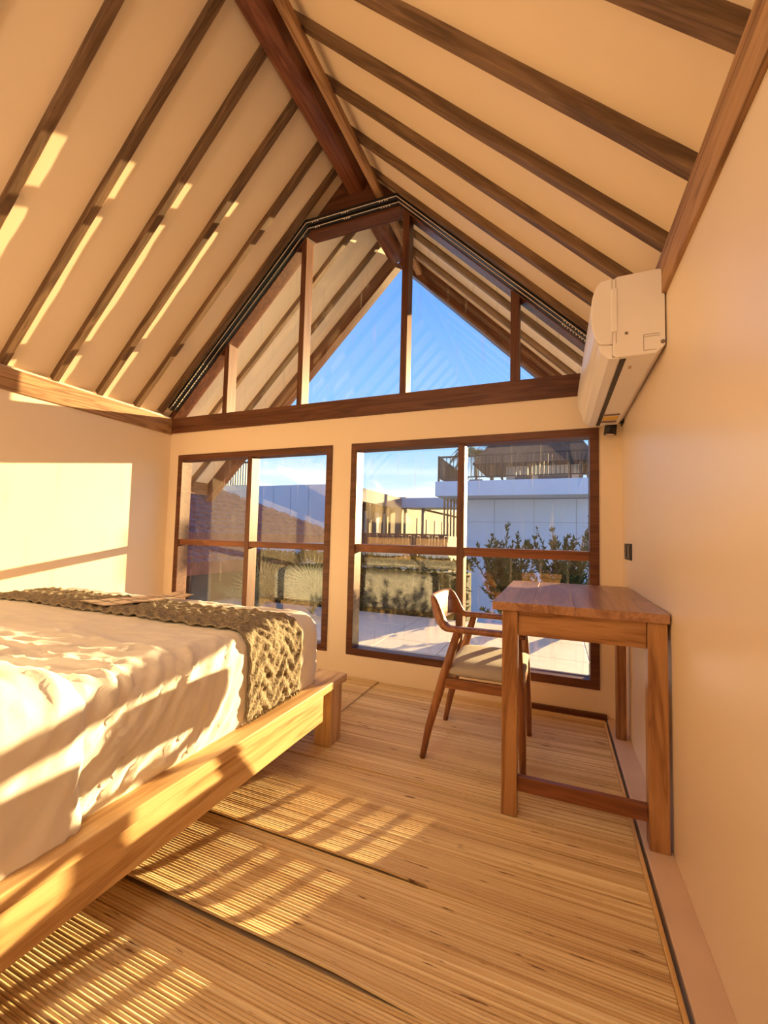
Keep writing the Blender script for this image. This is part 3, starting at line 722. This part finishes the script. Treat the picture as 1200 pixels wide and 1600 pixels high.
def leaf_quad(bm, p, d, up, ln, wd):
    d = d.normalized(); s = d.cross(up); s = s.normalized() if s.length > 1e-4 else Vector((1, 0, 0))
    v = [bm.verts.new(p), bm.verts.new(p+d*ln*.45+s*wd), bm.verts.new(p+d*ln), bm.verts.new(p+d*ln*.45-s*wd)]
    bm.faces.new(v)
def shrub(x, y, h, label, seed, tips):
    R = random.Random(seed); e = tag(empty('shrub', (x, y, -.06)), label, 'shrub', 'shrubs at the terrace edge')
    bs, bl = bmesh.new(), bmesh.new()
    for k in range(80):
        if k < len(tips): top = Vector(tips[k])
        else:
            a = R.uniform(0, 6.28); rr = R.uniform(.08, .44); top = Vector((rr*math.cos(a), .7*rr*math.sin(a), R.uniform(.40, .92)*h))
        base = Vector((R.uniform(-.06, .06), R.uniform(-.06, .06), 0)); mid = base.lerp(top, .5)+Vector((R.uniform(-.06, .06), R.uniform(-.06, .06), .08))
        P = []
        for i in range(9):
            t = i/8; P.append(base*(1-t)**2 + mid*2*t*(1-t) + top*t*t)
        add_tube(bs, P, [.008-.006*i/8 for i in range(9)], 5)
        for i in range(95):
            t = R.uniform(.15, 1); q = base*(1-t)**2 + mid*2*t*(1-t) + top*t*t
            ax = (top-mid).normalized(); d = Vector((R.uniform(-1, 1), R.uniform(-1, 1), R.uniform(-.3, .9)))+ax*.7
            leaf_quad(bl, q, d, Vector((R.uniform(-1, 1), R.uniform(-1, 1), 1)), R.uniform(.04, .075), R.uniform(.008, .014))
    o1 = link('stems', mesh(bs), plain('stem', (.10, .075, .045), .8), e, e.location); o2 = stuff(link('leaves', mesh(bl), plain('shrub_leaf', (.026, .060, .032), .8, 0, .02, .25, 25), e, e.location))
    return e
shrub(-.80, 2.35, 1.15, 'dark green shrub outside, nearer the window mullion', 3, [(-.22, 0, 1.10), (-.05, 0, 1.22), (.06, .05, 1.10), (-.26, 0, .80), (-.32, 0, .45), (-.33, 0, .2), (.2, 0, .9)])
shrub(-.26, 2.40, 1.2, 'dark green shrub outside, behind the far desk corner', 5, [(-.27, 0, 1.15), (-.12, 0, 1.18), (.30, 0, 1.32), (.26, 0, 1.10), (.36, 0, .95), (.1, 0, 1.0), (.36, 0, .65)])
def fan_plant(x, y, z, r, n, label, seed):
    R = random.Random(seed); e = tag(empty('fan_palm', (x, y, z)), label, 'palm', 'fan palms by the terrace')
    bl = bmesh.new()
    for k in range(n):
        a = R.uniform(0, 6.28); el = R.uniform(.25, 1.35); d0 = Vector((math.cos(a)*math.cos(el), math.sin(a)*math.cos(el), math.sin(el)))
        st = r*R.uniform(.35, .6); hub = d0*st; add_tube(bl, [(0, 0, 0), tuple(hub)], [.008, .005], 5)
        sv = d0.cross(Vector((0, 0, 1))); sv = sv.normalized() if sv.length > .05 else Vector((1, 0, 0)); uv = sv.cross(d0)
        for i in range(26):
            b = math.radians(-115+230*i/25); d = d0*math.cos(b)+sv*math.sin(b)+uv*.25+Vector((0, 0, -.1)); leaf_quad(bl, hub, d, uv, r*.62*R.uniform(.85, 1.1), .009)
    stuff(link('fronds', mesh(bl), plain('palm_leaf', (.26, .28, .11), .5, 0, .4, .25, 8), e, e.location))
fan_plant(-4.15, 2.05, -.06, .75, 9, 'spiky fan palm outside the left window, nearest the tiled house', 2)
fan_plant(-3.25, 2.1, -.06, .72, 9, 'spiky fan palm outside the left window, behind its right panes', 8)

def hedge(x0, x1, y0, y1, h, label, seed):
    R = random.Random(seed); e = tag(empty('hedge', ((x0+x1)/2, (y0+y1)/2, -.9)), label, 'hedge')
    bl = bmesh.new()
    for k in range(9000):
        x = R.uniform(x0, x1); top = h + .10*noise.noise(Vector((x*3, seed, 0)))
        f = R.random()
        if f < .6: p = Vector((x, y0+R.uniform(-.04, .08), R.uniform(-.9, top)))
        else: p = Vector((x, R.uniform(y0, y1), top+R.uniform(-.06, .05)))
        leaf_quad(bl, p, Vector((R.uniform(-1, 1), R.uniform(-1, .3), R.uniform(-.2, 1))), Vector((R.uniform(-1, 1), -1, R.uniform(-1, 1))), R.uniform(.05, .11), R.uniform(.010, .02))
    stuff(link('leaves', mesh(bl), plain('hedge_leaf', (.075, .085, .03), .7, 0, .2, .35, 9), e))
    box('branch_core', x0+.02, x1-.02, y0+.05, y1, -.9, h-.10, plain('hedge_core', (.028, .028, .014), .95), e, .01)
hedge(-4.78, -1.38, 2.75, 3.15, .60, 'dark olive hedge along the terrace edge behind the palms', 11)
# ------------------------------------------------------------------ outside: neighbouring buildings
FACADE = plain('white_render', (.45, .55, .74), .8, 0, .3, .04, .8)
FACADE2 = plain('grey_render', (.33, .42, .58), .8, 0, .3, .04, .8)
SEAM = plain('panel_joint', (.30, .32, .36), .8)
# white balcony block on the right
bw = tag(empty('balcony_building', (0, 11, -3)), 'white block with a black-railed roof terrace behind the shrubs', 'building')
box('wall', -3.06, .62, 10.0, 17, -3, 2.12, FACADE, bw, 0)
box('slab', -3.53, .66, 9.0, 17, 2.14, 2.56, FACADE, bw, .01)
for x in (-2.0, -.9, .2): box('panel_joint', x, x+.012, 9.992, 10.0, -3, 2.12, SEAM, bw, 0)
for z in (1.45, .35): box('panel_joint', -3.06, .62, 9.992, 10.0, z, z+.012, SEAM, bw, 0)
rl = empty('railing', (0, 9.05, 2.57), bw)
box('top_rail', -3.47, .62, 9.05, 9.09, 3.24, 3.29, DARKMETAL, bw, 0); box('bottom_rail', -3.47, .62, 9.055, 9.085, 2.66, 2.69, DARKMETAL, bw, 0)
box('top_rail', -3.47, -3.43, 9.05, 13.5, 3.24, 3.29, DARKMETAL, bw, 0); box('bottom_rail', -3.465, -3.435, 9.05, 13.5, 2.66, 2.69, DARKMETAL, bw, 0)
bpy.data.objects.remove(rl)
bm = bmesh.new()
for k in range(40): x = -3.42+.1*k; add_box(bm, x-.009, x+.009, 9.06, 9.08, 2.69, 3.24)
for k in range(44): y = 9.15+.1*k; add_box(bm, -3.46, -3.44, y-.009, y+.009, 2.69, 3.24)
stuff(link('balusters', mesh(bm), DARKMETAL, bw))
for x in (-3.47, -1.7, .0, .57): box('post', x, x+.05, 9.04, 9.09, 2.56, 3.30, DARKMETAL, bw, 0)
box('terrace_screen', -3.40, -2.9, 13.4, 13.5, 2.57, 3.2, plain('screen_grey', (.16, .18, .22), .6), bw, 0)
for k in range(5): box('slat', -3.50+.1*k, -3.46+.1*k, 9.9, 9.96, 1.0, 2.13, None, bw, 0, 'outdoor')
# dark pitched pavilion on that terrace
pv = tag(empty('pavilion', (-1, 14, 2.57)), 'pavilion with a dark pitched roof on the white block', 'building')
prism('roof', [(-3.1, 3.62), (-1.9, 5.0), (.0, 5.0), (.95, 3.62)], 12.4, 16, 'y', plain('dark_thatch', (.11, .085, .075), .9, 0, .1, .2, 6), pv)
box('wall', -2.0, .5, 13.2, 15.6, 2.57, 3.61, plain('warm_render', (.55, .47, .36), .8), pv, 0)
for x in (-2.5, -1.2, .4): box('post', x, x+.12, 12.6, 12.72, 2.57, 3.61, None, pv, 0, 'outdoor')
box('doorway', -.9, .1, 13.18, 13.2, 2.57, 3.3, plain('dark_glass', (.05, .06, .07), .2), pv, 0)
box('doorway', -1.7, -1.2, 13.18, 13.2, 2.57, 3.3, plain('dark_glass', (.05, .06, .07), .2), pv, 0)

# flat-roofed guest wings in the middle distance
fw_ = tag(empty('guest_wing', (-9, 15, -3)), 'long flat-roofed guest wing running back beyond the garden', 'building')
box('roof_slab', -12.5, -8.0, 13.3, 19.2, 2.42, 3.0, plain('slate_fascia', (.085, .10, .13), .8), fw_, 0)
box('wall', -12.3, -8.5, 13.5, 19.0, -3, 2.41, plain('timber_wall', (.055, .043, .036), .8, 0, .2, .12, 3), fw_, 0)
for k, y in enumerate((13.8, 14.9, 16.0, 17.2)):
    d = box('door', -8.5, -8.46, y, y+.62, .6, 2.1, plain('door_grey', (.20, .19, .19), .5) if k % 2 else plain('dark_glass', (.05, .06, .07), .2), fw_, 0)
for y in (14.6, 16.8, 18.9): box('post', -8.2, -8.08, y, y+.12, -3, 2.41, None, fw_, 0, 'outdoor')
ww = tag(empty('link_canopy', (-6.5, 19.3, -3)), 'grey canopy joining the guest wing to the white block', 'canopy')
box('roof_slab', -8.0, -3.4, 18.6, 20.4, 2.50, 3.02, FACADE2, ww, 0)
for x in (-7.9, -6.9, -3.9): box('post', x, x+.14, 18.7, 18.84, -3, 2.49, plain('dark_post', (.10, .08, .075), .7), ww, 0)
fb = tag(empty('sunlit_wing', (-8, 28, -3)), 'further guest wing with brown doors seen under the canopy', 'building')
prism('roof', [(23, 3.05), (40, 3.05), (40, 3.5), (23, 3.5)], -13, -9.3, 'x', plain('brown_roof', (.24, .16, .12), .8), fb)
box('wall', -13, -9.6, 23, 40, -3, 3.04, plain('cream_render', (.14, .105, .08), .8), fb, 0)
for k in range(6): box('door', -9.6, -9.55, 24+2.4*k, 25+2.4*k, .5, 2.3, None, fb, 0, 'outdoor')
fc = tag(empty('timber_fence', (-4, 8, -3)), 'red-brown slatted fence in front of the guest wing', 'fence')
box('fence_wall', -6.4, -2.9, 8.0, 8.12, -3, .70, plain('pale_render', (.36, .33, .30), .8), fc, 0)
bm = bmesh.new()
for k in range(42): x = -6.35+.082*k; add_box(bm, x, x+.066, 8.02, 8.06, .70, 1.0+.012*math.sin(k*2.1))
stuff(link('slats', mesh(bm), wood('ridge', 2), fc))
box('cap_rail', -6.4, -2.9, 7.99, 8.10, 1.0, 1.045, None, fc, 0, 'ridge')

# pale panelled wall and corrugated screen to the left
pw = tag(empty('panel_wall', (-8, 7, -3)), 'tall pale panelled wall seen through the left window', 'wall')
bx = [-10.2, -9.2, -8.2, -7.62, -7.05, -6.48, -5.72]
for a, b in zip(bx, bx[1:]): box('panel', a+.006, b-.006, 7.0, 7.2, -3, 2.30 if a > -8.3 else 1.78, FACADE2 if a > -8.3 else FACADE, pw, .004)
box('backing', -10.2, -5.73, 7.06, 7.18, -3, 2.2, SEAM, pw, 0)
sc_ = tag(empty('roof_screen', (-10, 8, 1.6)), 'corrugated roof screen with a slatted rail above the tiled roof', 'screen')
prism('corrugated_sheet', [(-11.5+.06*k, 8.0+.03*(k % 2)) for k in range(36)] + [(-11.5+.06*k, 8.06+.03*(k % 2)) for k in range(35, -1, -1)], 1.75, 2.48, 'z', plain('grey_sheet', (.36, .37, .38), .6), sc_)
bm = bmesh.new()
for k in range(20): x = -11.4+.1*k; add_box(bm, x, x+.035, 8.0, 8.04, 2.48, 3.18)
stuff(link('rail_slats', mesh(bm), DARKMETAL, sc_)); box('rail', -11.5, -9.38, 7.99, 8.05, 3.18, 3.23, DARKMETAL, sc_, 0)

# tiled house to the left: upper roof and lower canopy, tile courses as geometry
hs = tag(empty('tiled_house', (-6, 4, -3)), 'neighbouring house with a red-brown tiled hip roof', 'house')
TERRA = plain('terracotta', (.34, .115, .075), .75, 0, .25, .22, 7)
def tiled_slope(name, x_e, z_e, x_t, z_t, y0, y1e, y1t, n):
    """courses from eave (x_e,z_e) up to (x_t,z_t); far end runs from y1e at the eave to y1t at the top"""
    bm = bmesh.new()
    for i in range(n):
        a, b = i/n, (i+1.25)/n
        xa, za, xb, zb = x_e+(x_t-x_e)*a, z_e+(z_t-z_e)*a, x_e+(x_t-x_e)*b, z_e+(z_t-z_e)*b
        ye = y1e+(y1t-y1e)*a; tw = .21; k = 0; y = y0-(tw/2 if i % 2 else 0)
        while y < ye:
            yb = min(y+tw-.012, ye)
            p = []
            for (x, z, lift) in ((xa, za, .045), (xb, zb, .012)):
                for yy, c in ((y, 0), ((y+yb)/2, .022), (yb, 0)): p.append(bm.verts.new((x, yy, z+lift+c)))
            q = [bm.verts.new((xa, yy, za)) for yy in (y, yb)]
            bm.faces.new((p[0], p[1], p[4], p[3])); bm.faces.new((p[1], p[2], p[5], p[4])); bm.faces.new((p[0], q[0], q[1], p[2], p[1]))
            y += tw
    # solid under-slope
    v = [bm.verts.new(c) for c in ((x_e, y0, z_e), (x_e, y1e, z_e), (x_t, y1t, z_t), (x_t, y0, z_t))]; bm.faces.new(v)
    v2 = [bm.verts.new((c.co.x, c.co.y, c.co.z-.12)) for c in v]; bm.faces.new(v2[::-1])
    for i in range(4): bm.faces.new((v[i], v2[i], v2[(i+1) % 4], v[(i+1) % 4]))
    return stuff(link(name, mesh(bm), TERRA, hs))
tiled_slope('upper_roof_tiles', -5.35, .90, -7.3, 2.05, -1.0, 6.9, 3.6, 13)
tiled_slope('lower_roof_tiles', -4.85, .50, -5.75, .93, -1.0, 3.6, 2.9, 6)
box('wall', -8.4, -5.6, -1.0, 3.6, -3, .60, plain('dark_boards', (.10, .075, .06), .8, 0, .2, .2, 4), hs, 0)
for y in (1.2, 1.75, 2.3): box('shutter', -5.6, -5.55, y, y+.4, -1.2, .42, plain('grey_shutter', (.20, .20, .21), .7), hs, 0)

# distant trees behind the white block
def tree(x, y, z, r, h, label, seed):
    R = random.Random(seed); e = tag(empty('palm_tree', (x, y, z)), label, 'tree', 'palms far behind')
    tube('trunk', [(x, y, z), (x+.1, y, z+h*.5), (x, y, z+h)], [.13, .1, .08], plain('trunk', (.2, .15, .1), .9), e, 8)
    bl = bmesh.new()
    for k in range(18):
        a = 6.283*k/18+R.uniform(-.2, .2); up = R.uniform(-.2, 1.0); P = []
        for i in range(8):
            t = i/7; P.append(Vector((math.cos(a)*r*t, math.sin(a)*r*t, h+r*(up*t-1.0*t*t))))
        add_tube(bl, P, .015, 4)
        for i in range(1, 8):
            for s in (-1, 1):
                for q in range(3):
                    p = P[i-1].lerp(P[i], q/3); d = Vector((-math.sin(a)*s, math.cos(a)*s, -.5))+(P[i]-P[i-1])*1.5
                    leaf_quad(bl, p, d, Vector((0, 0, 1)), r*.32, .03)
    stuff(link('crown', mesh(bl), plain('palm_crown', (.10, .14, .07), .7, 0, .2, .25, 3), e, e.location))
tree(-4.9, 23.5, -3, 1.6, 9.4, 'palm crown rising left of the dark pavilion roof', 4)
tree(1.15, 20, -3, 1.7, 8.5, 'palm crown rising right of the dark pavilion roof', 6)
